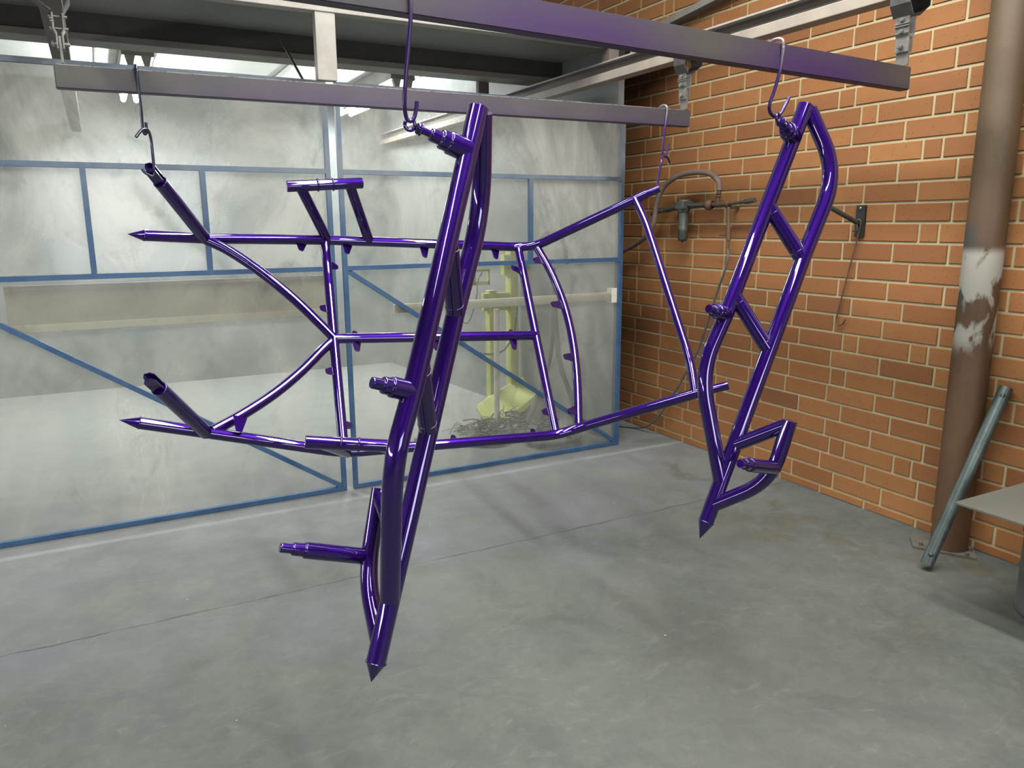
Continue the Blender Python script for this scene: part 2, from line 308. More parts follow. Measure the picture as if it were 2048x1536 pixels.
GEO_REAR = {"tip_t": [0.0977, 3.1653, 1.3012], "tip_b": [0.0028, 2.7194, 0.7147], "base_t": [0.152, 3.1738, 1.2951], "base_b": [0.0597, 2.7197, 0.6972], "sr_t": [0.3641, 3.195, 1.281], "sr_b": [0.2583, 2.7084, 0.6409], "se_t": [0.2078, 2.9499, 1.4763], "se_b": [0.1167, 2.4763, 0.8526], "st_t": [0.1602, 2.9122, 1.5011], "st_b": [0.0793, 2.448, 0.8889], "k1_t": [0.8373, 3.2352, 1.2677], "k1_b": [0.7159, 2.6627, 0.5143], "bl_t": [0.6623, 3.0906, 1.475], "bl_b": [0.532, 2.4515, 0.6337], "br_t": [0.9565, 3.0658, 1.4924], "br_b": [0.8114, 2.3855, 0.5968], "ring_t": [0.8055, 3.0816, 1.4827], "ring_b": [0.6676, 2.4215, 0.6135], "k2_t": [1.6803, 3.0998, 1.226], "k2_b": [1.5509, 2.5461, 0.4949], "arc_t": [1.7503, 3.0577, 1.2301], "arc_b": [1.6398, 2.5178, 0.519], "cr_t": [2.0741, 2.7598, 1.4314], "cr_b": [1.9589, 2.1963, 0.6893], "crk_t": [2.0633, 2.6681, 1.3376], "crk_b": [1.9857, 2.26, 0.8014], "end_t": [2.1526, 2.6965, 1.4741], "end_b": [2.0548, 2.1231, 0.724], "c1": [0.777, 2.9507, 0.8932], "c2": [1.6156, 2.823, 0.8604], "n": [-0.019, -0.7949, 0.6064]}
CURVES = {"arc_top": [[0.3672, 3.195, 1.2753], [0.4377, 3.1593, 1.2368], [0.5426, 3.1006, 1.1541], [0.6545, 3.0327, 1.0437], [0.7336, 2.9805, 0.9502], [0.7778, 2.9507, 0.8955]], "arc_bottom": [[0.2793, 2.7084, 0.6433], [0.379, 2.7581, 0.6727], [0.5058, 2.8196, 0.7224], [0.622, 2.876, 0.7854], [0.7241, 2.9265, 0.8557], [0.7774, 2.9507, 0.8876]], "arc_right": [[1.7503, 3.0577, 1.2301], [1.7783, 2.9711, 1.1146], [1.7862, 2.8714, 0.9773], [1.767, 2.769, 0.8362], [1.7184, 2.6544, 0.685], [1.6398, 2.5178, 0.519]]}
TABS = [[[0.7351, 3.2266, 1.2532], [0.7295, 3.2087, 1.2295]], [[0.9254, 3.2207, 1.2438], [0.9173, 3.1978, 1.2134]], [[1.2515, 3.1684, 1.2283], [1.2414, 3.1401, 1.1908]], [[1.5719, 3.117, 1.2144], [1.5601, 3.0895, 1.1779]], [[0.8619, 2.9378, 0.8889], [0.8541, 2.9053, 0.8461]], [[0.86, 2.938, 0.889], [0.8644, 2.9558, 0.9124]], [[1.1842, 2.8886, 0.8731], [1.1672, 2.8557, 0.8294]], [[1.5106, 2.8389, 0.8594], [1.499, 2.8043, 0.8137]], [[1.5084, 2.8393, 0.8595], [1.5162, 2.8582, 0.8845]], [[1.4543, 2.5597, 0.4986], [1.4614, 2.5762, 0.5205]], [[1.1288, 2.6051, 0.5023], [1.136, 2.6248, 0.5284]], [[0.37, 2.6986, 0.6763], [0.36, 2.672, 0.6412]], [[0.8325, 3.1591, 1.1678], [0.8628, 3.1562, 1.165]], [[0.7896, 3.0326, 1.0009], [0.7514, 3.0321, 0.9991]], [[0.7636, 2.8643, 0.7796], [0.7163, 2.8617, 0.7749]], [[0.7305, 2.7309, 0.6043], [0.7686, 2.7256, 0.5987]], [[1.6649, 3.0162, 1.1161], [1.5994, 3.0258, 1.1267]], [[1.5664, 2.6081, 0.5771], [1.518, 2.6061, 0.573]], [[1.7562, 3.0091, 1.1691], [1.7029, 3.0016, 1.1576]], [[1.7669, 2.8612, 0.9793], [1.7067, 2.8586, 0.9741]], [[1.7322, 2.7051, 0.7721], [1.6775, 2.7052, 0.7705]], [[1.6686, 2.5637, 0.5806], [1.6078, 2.5588, 0.5723]]]
HOOKS = {"near_left": [[0.6089, 1.637, 1.795], [0.6089, 1.637, 1.827], [0.6099, 1.612, 1.837], [0.6119, 1.589, 1.831], [0.6129, 1.5855, 1.813], [0.6129, 1.5855, 1.7587], [0.6082, 1.5935, 1.6929], [0.6021, 1.6015, 1.6254], [0.6013, 1.6096, 1.5817], [0.6066, 1.6176, 1.5548], [0.6155, 1.618, 1.5462], [0.6248, 1.618, 1.5528], [0.6299, 1.618, 1.5694], [0.6328, 1.618, 1.5869]], "near_right": [[1.755, 1.7243, 1.795], [1.755, 1.7243, 1.827], [1.756, 1.6993, 1.837], [1.758, 1.6763, 1.831], [1.759, 1.6728, 1.813], [1.759, 1.6728, 1.8045], [1.7592, 1.6795, 1.7526], [1.7495, 1.6862, 1.6992], [1.7404, 1.693, 1.6588], [1.7532, 1.6997, 1.6385], [1.7763, 1.7, 1.6289], [1.7935, 1.7, 1.6395], [1.8132, 1.7, 1.667], [1.8236, 1.7, 1.6857]], "rl_up": [[0.162, 2.9207, 1.795], [0.162, 2.9207, 1.827], [0.163, 2.8957, 1.837], [0.165, 2.8727, 1.831], [0.166, 2.8692, 1.813], [0.166, 2.8692, 1.8153], [0.1669, 2.8778, 1.7604], [0.1681, 2.8863, 1.7078], [0.1679, 2.8949, 1.6699], [0.1682, 2.9, 1.6391], [0.173, 2.9, 1.6267], [0.1784, 2.9, 1.6364], [0.1794, 2.9, 1.6633]], "rl_low": [[0.1436, 2.8692, 1.613], [0.154, 2.8754, 1.6265], [0.1658, 2.8817, 1.6386], [0.1796, 2.8879, 1.64], [0.1874, 2.8941, 1.6236], [0.1901, 2.9, 1.5846], [0.1895, 2.9, 1.5124], [0.1846, 2.9, 1.4929], [0.1742, 2.9, 1.4959], [0.1614, 2.9, 1.5037], [0.1534, 2.9, 1.5147]], "rr_up": [[2.2626, 2.8527, 1.795], [2.2626, 2.8527, 1.827], [2.2636, 2.8277, 1.837], [2.2656, 2.8047, 1.831], [2.2666, 2.8012, 1.813], [2.2666, 2.8012, 1.8065], [2.2602, 2.8008, 1.7558], [2.254, 2.8005, 1.7027], [2.2481, 2.8002, 1.6389], [2.2573, 2.8, 1.6179], [2.2683, 2.8, 1.6225], [2.2755, 2.8, 1.6505], [2.2801, 2.8, 1.6741]], "rr_low": [[2.2833, 2.7925, 1.5924], [2.2575, 2.7721, 1.6073], [2.2265, 2.7518, 1.6174], [2.1938, 2.7314, 1.6105], [2.1728, 2.711, 1.5897], [2.1652, 2.71, 1.5583], [2.1564, 2.71, 1.5103], [2.1494, 2.71, 1.483], [2.1363, 2.71, 1.4745]]}
# ================================================================ SETTING
o = struct(B().box((-3.2, -3.6, -.1), (3.6, 7.5, 0)).make('floor', 'floor'))
# brick wall on the right: mortar body + every brick of the face in one mesh with a tint per brick
ROWS = {-7: [1.958, 2.474, 2.217], -6: [2.436, 2.353, 2.093, 2.01], -5: [2.476, 2.213, 1.951], -4: [2.38, 2.122], -3: [2.483, 2.229, 1.965], -2: [2.388, 2.126], -1: [2.488, 2.225, 1.965], 0: [2.442, 2.101, 2.013], 1: [2.478, 2.218, 1.963], 2: [2.392, 2.131], 3: [2.485, 2.225, 1.963], 4: [2.405, 2.144], 5: [2.492, 2.232, 1.965], 6: [2.435, 2.351, 2.089, 2.005], 7: [2.496, 2.23, 1.968], 8: [2.404, 2.147], 9: [2.504, 2.237, 1.972], 10: [2.414, 2.149], 11: [2.498, 2.242, 1.978], 12: [2.463, 2.375, 2.113, 2.025], 13: [2.253, 1.988], 14: [2.426, 2.16, 1.9], 15: [2.244, 1.98]}
XW = 3.07
wall = struct(B().box((XW, -3.6, 0), (XW+.25, 7.5, 3.9)).make('wall_right', 'mortar'))
vs, fs, tints = [], [], []
rb = random.Random(3)
for k in range(-30, 16):
    z1 = 1.324-k*.0853-.0055; z0 = max(z1-.0743, .004)
    if z1 > 3.85: continue
    js = sorted(ROWS.get(k, [2.40 if k % 2 else 2.27]))
    if k not in ROWS: js = [js[0]+rb.uniform(-.02, .02)]
    while js[0] > .4: js.insert(0, js[0]-(.2577 if rb.random() > .06 else .087))
    while js[-1] < 7.3: js.append(js[-1]+(.2577 if rb.random() > .07 else .087)+rb.uniform(-.003, .003))
    for a, b in zip(js, js[1:]):
        y0, y1 = a+.0052, b-.0052; xf = XW-.0045-rb.uniform(0, .0015); c = .0025
        o4 = len(vs); zz0 = z0+rb.uniform(-.001, .001)
        vs += [(XW, y0, zz0), (XW, y1, zz0), (XW, y1, z1), (XW, y0, z1), (xf, y0+c, zz0+c), (xf, y1-c, zz0+c), (xf, y1-c, z1-c), (xf, y0+c, z1-c)]
        ff = [(4, 5, 6, 7), (0, 1, 5, 4), (1, 2, 6, 5), (2, 3, 7, 6), (3, 0, 4, 7)]
        fs += [tuple(i+o4 for i in f) for f in ff]; tt = rb.random(); tt = tt*.8+.1 if rb.random() > .12 else tt; tints += [tt]*5
me = bpy.data.meshes.new('brick_face'); me.from_pydata(vs, [], fs); at = me.attributes.new('tint', 'FLOAT', 'FACE')
for i, v in enumerate(tints): at.data[i].value = v
me.materials.append(M['brick']); o = bpy.data.objects.new('brick_face', me); C.objects.link(o); o.parent = wall; o.location = -V(wall.location)
struct(B().box((-3.2, -3.7, 0), (3.6, -3.6, 3.9)).make('wall_behind', 'room'))
struct(B().box((-3.3, -3.6, 0), (-3.2, 7.5, 3.9)).make('wall_left', 'room'))
struct(B().box((-3.3, -3.7, 3.9), (3.6, 4.3, 4.0)).make('ceiling', 'dusty'))
# the booth beyond the screens: back wall, side wall, ceiling
struct(B().box((-3.2, 7.1, 0), (3.07, 7.2, 3.9)).make('wall_back', 'booth_wall'))
o = B().prism([(2.69, 3.76, 0), (2.73, 3.76, 0), (2.47, 7.1, 0), (2.43, 7.1, 0)], 0, (0, 0, 2.44)).make('wall_booth', 'booth_wall'); struct(o)
struct(B().box((-3.2, 4.42, 2.44), (3.07, 7.1, 2.5)).make('ceiling_booth', 'white'))
struct(B().box((-3.2, 3.46, 2.30), (3.06, 4.34, 2.33)).make('trim_soffit', 'soffit'))
for k, xx in enumerate((-1.1, .1, 1.3, 2.3)): struct(B().box((xx, 4.42, 2.432), (xx+.012, 7.1, 2.441)).make('trim_ceiling_joint', 'trim'))
struct(B().box((-3.2, 4.30, 2.205), (3.06, 4.42, 2.5)).make('trim_beam', 'dark_beam'))
struct(B().box((-3.2, 4.28, 2.175), (2.70, 4.44, 2.206), .004).make('trim_beam_ledge', 'trim'))
struct(B().box((-3.2, 3.40, 2.20), (2.53, 3.46, 2.262), .003).box((-3.2, 3.38, 2.262), (2.53, 3.50, 2.285), .003).box((2.50, 3.39, 2.175), (2.56, 3.40, 2.29)).make('trim_header', 'dusty'))
struct(B().box((.89, 3.405, 1.93), (.975, 3.45, 2.262), .003).make('trim_post', 'dusty'))
struct(B().prism([(.865, 3.98, 2.20), (.875, 3.98, 2.20), (.93, 3.80, 1.99), (.922, 3.80, 1.985)], 0, (0, .01, 0)).make('trim_brace', 'rail_dark'))
struct(B().box((2.14, 4.44, 1.95), (2.21, 4.48, 2.21), .003).make('trim_booth_bracket', 'rail_dark'))
# ---------------------------------------------------------------- overhead rails
def rail(x, label, ylo, m='rail'):
    t = thing('overhead_rail', (x, 3.2, 2.04), label, 'rail', 'overhead trolley rails')
    B().box((x-.035, ylo, 2.04), (x+.035, 7.0, 2.082), .003).make('bottom_flange', m, t)
    B().box((x-.004, ylo, 2.08), (x+.004, 7.0, 2.128)).make('web', 'rail_dark', t)  # shade of the rail's recess put into the web's dark colour
    B().box((x-.035, ylo, 2.126), (x+.035, 7.0, 2.134), .001).make('top_flange', 'dusty', t)
    for yy in (1.0, 3.43):
        if yy > ylo: B().box((x-.03, yy-.03, 2.132), (x+.03, yy+.03, 2.203 if yy > 3 else 3.9)).make('hanger_bracket', 'rail_dark', t)
rail(2.40, 'tan steel trolley rail running beside the brick wall to the booth', .2)
rail(-.06, 'steel trolley rail overhead on the far left above the blue screen', .2, 'rail_dark')
# second high bar against the bricks
tag(B().prism([(3.0, 3.10, 2.50), (3.0, 3.10, 2.535), (3.0, 5.6, 2.30), (3.0, 5.6, 2.265)], 0, (.066, 0, 0)).make('wall_bar', 'trim'), 'thin tan bar fixed high on the brick wall behind the rail', 'bar')
# ---------------------------------------------------------------- booth lights (twin tubes with holders)
def booth_light(x, y, label):
    t = thing('booth_light', (x, y, 2.30), label, 'light', 'booth strip lights')
    B().box((x-.09, y, 2.33), (x+.09, y+1.5, 2.44), .004).make('housing', 'trim', t)
    for s in (-1, 1):
        B().tube([(x+s*.045, y+.05, 2.275), (x+s*.045, y+1.45, 2.275)], .019, 12).make('lamp_tube', 'glow', t)
        for yy in (y, y+1.45): B().prism([(x+s*.045-.03, yy, 2.335), (x+s*.045+.03, yy, 2.335), (x+s*.045+.012, yy, 2.262), (x+s*.045-.012, yy, 2.262)], 0, (0, .04, 0)).make('lamp_holder', 'dusty', t)
booth_light(.325, 5.38, 'twin tube strip light behind the left blue screen, near the left hook')
booth_light(2.02, 5.42, 'twin tube strip light in the booth behind the long near hook')
# room strip lights overhead (out of frame, they light the bay)
for (lx, ly, ln, pw, wd), pl in zip(LIGHTS, ('over the hanging frames', 'over the left side of the bay', 'behind the camera near the brick wall')):
    t = thing('strip_light', (lx, ly, 3.54), 'long white strip light hung ' + pl, 'light', 'bay strip lights')
    B().box((lx-wd/2-.03, ly-ln/2, 3.54), (lx+wd/2+.03, ly+ln/2, 3.64), .005).make('housing', 'white', t)
    for s in (-1, 1):
        B().tube([(lx, ly+s*(ln/2-.6), 3.62), (lx, ly+s*(ln/2-.6), 3.9)], .006).make('suspension_rod', 'galv', t)
t = thing('side_light', (-3.175, 1.7, 1.1), 'long white light box on the left wall', 'light'); B().box((-3.195, -.45, 1.08), (-3.16, 3.85, 1.32), .004).make('housing', 'white', t)
struct(B().box((-.3, -3.6, .8), (-.25, -3.52, 2.1)).box((1.65, -3.6, .8), (1.7, -3.52, 2.1)).box((-.3, -3.6, 2.08), (1.7, -3.52, 2.14)).box((-.3, -3.6, .78), (1.7, -3.52, .83)).make('window_1', 'trim'))
# ================================================================ SCREENS
def screen(x0, x1, mull, label):
    t = thing('screen_panel', ((x0+x1)/2, 3.69, 0), label, 'screen'); r = .011; y = 3.69
    def bar(a, b, nm): 
        a, b = V(a), V(b); d = (b-a).normalized(); nn = d.cross(V((0, 1, 0))).normalized()*r
        vs_ = [a+nn+V((0, -r, 0)), a-nn+V((0, -r, 0)), a-nn+V((0, r, 0)), a+nn+V((0, r, 0))]
        B().prism(vs_, 0, b-a).make(nm, 'blue', t)
    for xx in (x0, x1): bar((xx, y, .002), (xx, y, 1.975), 'frame_post')
    for zz, nm in ((.013, 'bottom_rail'), (1.123, 'middle_rail'), (1.575, 'middle_rail'), (1.965, 'top_rail')): bar((x0+r, y, zz), (x1-r, y, zz), nm)
    for xx in mull: bar((xx, y, 1.134), (xx, y, 1.564), 'mullion')
    bar((x0+.01, y+.004, 1.112), (x1-.012, y+.004, .024), 'diagonal_brace')
    b = B(); nx, nz = 40, 48; zs = [.004+1.966*i/nz for i in range(nz+1)]; rr = random.Random(int(x0*10)+5)
    ph = [rr.uniform(0, 6) for _ in range(6)]
    f = lambda x, z: 3.706+.004*math.sin(2.1*x+ph[0])*math.sin(1.7*z+ph[1])+.0022*math.sin(7*x+ph[2]+2*z)+.0015*math.sin(9*z+ph[3])
    vs_ = [(x0+(x1-x0)*i/nx, f(x0+(x1-x0)*i/nx, z), z) for z in zs for i in range(nx+1)]
    b.add(vs_, [(j*(nx+1)+i, j*(nx+1)+i+1, (j+1)*(nx+1)+i+1, (j+1)*(nx+1)+i) for j in range(nz) for i in range(nx)], True)
    b.make('plastic_sheet', 'plastic', t)
    return t
sl = screen(-.65, .985, (-.027, .432), 'left blue steel frame screen covered in milky clear plastic')
B().box((-.36, 3.73, .93), (.95, 3.76, 1.09), .002).make('backing_board', 'booth_board', sl)
B().box((-.36, 3.718, .897), (.93, 3.745, .93), .002).make('timber_rail', 'timber', sl)
sr = screen(1.045, 2.678, (1.632, 2.078), 'right blue steel frame screen beside the brick wall, yellow machine behind it')
B().box((1.30, 3.718, .885), (2.64, 3.745, .93), .002).box((2.63, 3.70, .87), (2.668, 3.75, .955), .002).make('timber_rail', 'timber', sr)

# ================================================================ things behind the right screen
t = thing('yellow_stand', (2.62, 4.75, 0), 'yellow machine stand with tilted base behind the right plastic screen', 'machine')
B().box((2.50, 4.72, .05), (2.56, 4.80, 1.16), .004).make('mast', 'yellow', t)
B().box((2.34, 4.73, .05), (2.395, 4.80, .88), .004).make('mast', 'yellow', t)
B().prism([(2.19, 4.55, .02), (2.33, 4.45, .0), (2.60, 4.50, .14), (2.60, 4.72, .22), (2.36, 4.74, .12), (2.20, 4.66, .06)], 0, (0, .02, .03)).make('base_plate', 'yellow', t)
B().box((2.30, 4.74, .74), (2.56, 4.78, .86), .004).box((2.46, 4.74, .98), (2.585, 4.80, 1.12), .004).make('cross_plate', 'yellow', t)
B().box((2.17, 4.62, .93), (2.29, 4.635, .955)).box((2.17, 4.62, 1.02), (2.29, 4.635, 1.035)).box((2.17, 4.62, .93), (2.185, 4.635, 1.03)).box((2.275, 4.62, .93), (2.29, 4.635, 1.03)).make('bracket_loop', 'yellow', t)
tag(B().tube([(2.20, 4.36, .02), (2.19, 4.33, .80)], .018, 12).make('timber_pole', 'timber'), 'pale upright timber pole standing in front of the yellow machine', 'pole')
rh = random.Random(11)
for nm, pts, r, lab in (
    ('hanging_hose', [(2.56, 4.25, 1.05), (2.55, 4.22, .75), (2.50, 4.20, .45), (2.40, 4.2, .20), (2.32, 4.2, .02)], .016, 'grey hose hanging behind the right plastic screen, curving left to the floor'),
    ('hanging_hose', [(2.42, 4.0, 1.02), (2.43, 4.0, .72), (2.47, 4.0, .45), (2.56, 4.0, .22), (2.60, 4.02, .02)], .016, 'grey hose crossing another hose near the right post of the screen'),
    ('hanging_cable', [(1.98, 4.4, 1.02), (1.94, 4.4, .80), (2.02, 4.4, .56), (2.22, 4.4, .50), (2.34, 4.4, .60), (2.38, 4.4, .82)], .007, 'thin looped cable hanging in front of the timber pole'),
    ('hanging_cable', [(2.04, 4.5, 1.10), (1.96, 4.5, 1.00), (1.95, 4.5, .82), (2.06, 4.5, .70), (2.13, 4.5, .86), (2.14, 4.5, .96), (2.20, 4.56, 1.02), (2.22, 4.614, .99)], .004, 'very thin wire loop left of the yellow machine'),
    ('hanging_hose', [(2.36, 4.15, 1.18), (2.46, 4.15, 1.27), (2.57, 4.15, 1.22), (2.60, 4.15, 1.08)], .014, 'grey hose looped over the top of the right screen area above the timber rail'),
    ('floor_hose', [(1.62, 4.35, .015), (1.85, 4.1, .015), (2.05, 4.0, .015), (2.2, 4.15, .015), (2.30, 4.35, .015)], .012, 'grey hose lying on the floor behind the screen left of the debris'),
    ):
    tag(B().tube(smooth(pts), r, 10).make(nm, 'rubber'), lab, 'hose' if 'hose' in nm else 'cable')
b = B()
pts = []
for i in range(150):
    a = i/24*2*PI; rr_ = .15+.012*math.sin(a*.37)+i*.0002; pts.append((2.36+rr_*math.cos(a), 3.92+.7*rr_*math.sin(a), .012+.004*(i/24)))
tag(b.tube(pts, .009, 8).make('hose_coil', 'rubber'), 'coil of grey hose lying on the floor behind the right screen', 'hose')
b = B()
for i in range(150):
    x, y = rh.uniform(1.9, 2.50), rh.uniform(4.08, 4.45); a = rh.uniform(0, PI); l = rh.uniform(.02, .09); zt = .02+.09*max(0, 1-abs(x-2.28)/.4)*rh.random()
    d = V((math.cos(a)*l, math.sin(a)*l, rh.uniform(-.3, .5)*l)); p0 = V((x, y, zt+.008))
    b.tube([p0-d, p0+V((0, 0, rh.uniform(0, .02))), p0+d], rh.uniform(.002, .006), 5)
tag(b.make('debris_heap', 'iron'), 'heap of dark scraps and cord ends on the floor by the yellow machine', 'debris', kind='stuff')
# ================================================================ BEAMS AND TROLLEYS
def beam(f, x0, x1, m, label):
    """f gives the front face's y at x: the beams hang slightly skewed on their trolleys"""
    t = thing('hanging_beam', ((x0+x1)/2, f((x0+x1)/2), 1.751), label, 'beam')
    bm = bmesh.new(); ps = [(x0, f(x0)), (x1, f(x1)), (x1, f(x1)+.036), (x0, f(x0)+.036)]
    lo = [bm.verts.new((x, y, 1.751)) for x, y in ps]; hi = [bm.verts.new((x, y, 1.823)) for x, y in ps]
    bm.faces.new(lo); bm.faces.new(hi)
    for i in range(4): bm.faces.new((lo[i], lo[(i+1) % 4], hi[(i+1) % 4], hi[i]))
    bmesh.ops.bevel(bm, geom=bm.edges[:], offset=.003, segments=2, affect='EDGES'); bm.verts.index_update()
    bb = B(); bb.add([v.co[:] for v in bm.verts], [[v.index for v in fc.verts] for fc in bm.faces]); bm.free()
    bb.make('box_section', m, t); return t
beam(lambda x: 1.585+.0773*(x-.547), -.10, 2.400, 'beam_near', 'nearest grey hanging beam with purple overspray, two tube frames hooked on it')
beam(lambda x: 2.884-.0324*(x+.065), -.067, 2.402, 'beam_rear', 'farther grey hanging beam in front of the plastic screens')
def trolley(x, y, label, flip=1):
    t = thing('beam_trolley', (x, y, 1.825), label, 'trolley', 'beam trolleys on the rails')
    yc = y
    B().box((x-.004-.02*flip, yc-.022, 1.826), (x+.003-.02*flip, yc+.022, 1.905), .001).make('lug_plate', 'galv', t)
    for s in (-1, 1):
        th = .0045
        pr_ = [(.006, 1.868), (.006, 1.915), (.012, 1.925), (.012, 1.975), (.046, 2.010), (.050, 2.10)]
        P = [V((x+s*a-.02*flip*(1 if zz < 2.0 else .35), 0, zz)) for a, zz in pr_]
        prof = P+[p+V((s*th, 0, 0)) for p in reversed(P)]
        # narrow lower strap, wider head
        lo = [p+V((0, yc-.024, 0)) for p in (P[:4]+[q+V((s*th, 0, 0)) for q in reversed(P[:4])])]
        hi = [p+V((0, yc-.036, 0)) for p in (P[3:]+[q+V((s*th, 0, 0)) for q in reversed(P[3:])])]
        B().prism(lo, 0, (0, .048, 0)).make('side_strap', 'galv', t)
        B().prism(hi, 0, (0, .072, 0)).make('side_arm', 'galv_dark', t)
        B().lathe((x+s*.036, yc, 2.103), [(.0, -.008), (.021, -.008), (.021, .004), (.025, .006), (.025, .009), (0, .009)], 20, (s, 0, 0)).make('wheel', 'galv_dark', t)
    for zz, r in ((1.885, .010), (1.93, .008), (1.965, .008)):
        B().tube([(x-.026-.02*flip, yc, zz), (x+.026-.02*flip, yc, zz)], r*.6, 10).tube([(x-.024-.02*flip, yc, zz), (x-.017-.02*flip, yc, zz)], r, 6, smooth=False).make('bolt', 'bolt', t)
    for zz in (1.945, 1.952): B().box((x-.022-.02*flip, yc-.026, zz), (x-.014-.02*flip, yc+.026, zz+.003)).make('rib', 'galv', t)
    return t
trolley(2.40, 1.750, 'grey steel trolley at the right end of the nearest beam by the brick wall')
trolley(2.40, 2.824, 'grey steel trolley at the right end of the farther beam')
trolley(-.06, 2.909, 'grey steel trolley at the left end of the farther beam', -1)
trolley(-.06, 1.563, 'grey steel trolley at the far left end of the nearest beam, out of view', -1)
# ================================================================ HOOKS
def hook(pts, r, m, label, sm=True):
    return tag(B().tube(smooth(pts, 6) if sm else pts, r, 10).make('wire_hook', m), label, 'hook', 'wire hooks')
for k, r, m, lab in (
    ('near_left', .0045, 'hook', 'long wire hook holding the front left frame from the nearest beam'),
    ('near_right', .0050, 'hook', 'wire hook holding the right frame in front of the brick wall'),
    ('rl_up', .0050, 'hook_dark', 'upper wire hook at the left end of the farther beam'),
    ('rl_low', .0050, 'hook_dark', 'lower wire hook on the top left strut of the rear frame'),
    ('rr_up', .0050, 'hook', 'upper wire hook at the right end of the farther beam'),
    ('rr_low', .0050, 'hook', 'lower wire hook holding the top right end of the rear frame')):
    hook(HOOKS[k], r, m, lab)
# ================================================================ TUBE FRAMES
def stub(t, a, b, prof, mats='purple'):
    """stepped axle stub from root a to tip b: prof = [(from, to, radius)]"""
    a, b = V(a), V(b); bb = B()
    for f0, f1, r in prof:
        p, q_ = a.lerp(b, f0), a.lerp(b, f1); d = (q_-p).normalized()
        bb.tube([p, q_-d*.0032, q_-d*.0022, q_], r, 20, radii=[r, r, r, r*.9])
        if f0 > 0: bb.ring(p, d, r*1.02, .0018, 18, 6)
    return bb.make('stub_axle', mats, t)
def side_frame(Q, label, hookring):
    P = {k: V(v) for k, v in Q.items()}; r = .0234
    def snap(k, a, b):
        d = (P[b]-P[a]); P[k] = P[a]+d*((P[k]-P[a]).dot(d)/d.length_squared)
    for k in ('R1A', 'R2A'): snap(k, 'sm_r', 'Atop')
    snap('st_r', 'sm_r', 'Atop'); snap('R2B', 'base', 'R1B'); snap('LB', 'base', 'R1B'); snap('loopJ', 'base', 'R1B'); snap('AJ', 'base', 'R1B'); snap('sl_r', 'Lc', 'loopT')
    lo = min(p.z for p in P.values()); t = thing('chassis_side', (P['tip'].x, P['tip'].y, lo), label, 'tube frame')
    d0 = (P['base']-P['tip']).normalized()
    B().tube(bend([P['base'], P['R1B'], P['Bc'], L(P['Btop'], P['Atop'], .25)], (0, .11), 14), r, 22).make('straight_tube', 'purple', t)
    bb = B(); bb.tube([P['base'], P['tip']+d0*.002], r, 22, radii=[r*1.02, .0008]); bb.ring(P['base'], d0, r*.99, .0022, 22, 6); bb.make('spike', 'purple', t)
    ext = (P['Atop']-P['sm_r']).normalized()
    B().tube(bend([P['AJ'], P['Ac'], P['sm_r'], P['Atop']+ext*.004], (.10, 0), 14), r, 22).ring(P['Atop']+ext*.003, ext, r*.93, .002, 22, 6).make('bent_tube', 'purple', t)
    for a, b in (('R1A', 'R1B'), ('R2A', 'R2B')):
        bb = B(); dd = (P[b]-P[a]).normalized(); bb.tube([P[a], P[b]], r*.96, 20)
        for pt, s in ((P[b], -1), (P[a], 1)): bb.ring(pt+dd*s*.029, dd, r*.955, .0012, 20, 6)
        bb.make('rung', 'purple', t)
    e2 = (P['loopT']-P['sl_r']).normalized()
    B().tube(bend([P['loopJ'], P['Lc'], P['loopT']+e2*.012], (.085,), 14), r*.93, 22).make('loop_tube', 'purple', t)
    B().tube([P['LB'], L(P['LB'], P['loopT'], .97)], r*.88, 20).make('link_tube', 'purple', t)
    stub(t, P['sm_r'], P['sm_t'], [(0, .55, r*1.0), (.55, .74, r*.82), (.74, 1, r*.55)])
    stub(t, P['sl_r'], P['sl_t'], [(0, .74, r*.86), (.74, .87, r*.68), (.87, 1, r*.50)])
    tp = P['st_t']; s1 = stub(t, P['st_r'], tp, [(0, .40, r*1.12), (.40, .55, r*.95), (.55, .74, r*.64), (.74, .93, r*.34), (.93, 1.0, r*.56)])
    dd = (tp-P['st_r']).normalized()
    B().ring(tp+dd*.017, dd.cross(V((0, 0, 1))) if hookring else (0, 1, .1), .0115, .0042, 20, 8).make('eye_ring', 'purple', s1)
    return t
side_frame(GEO_FRONT, 'front left purple tube frame seen nearly edge on, hung from the long hook', True)
side_frame(GEO_RIGHT, 'right purple ladder tube frame hanging in front of the brick wall', True)

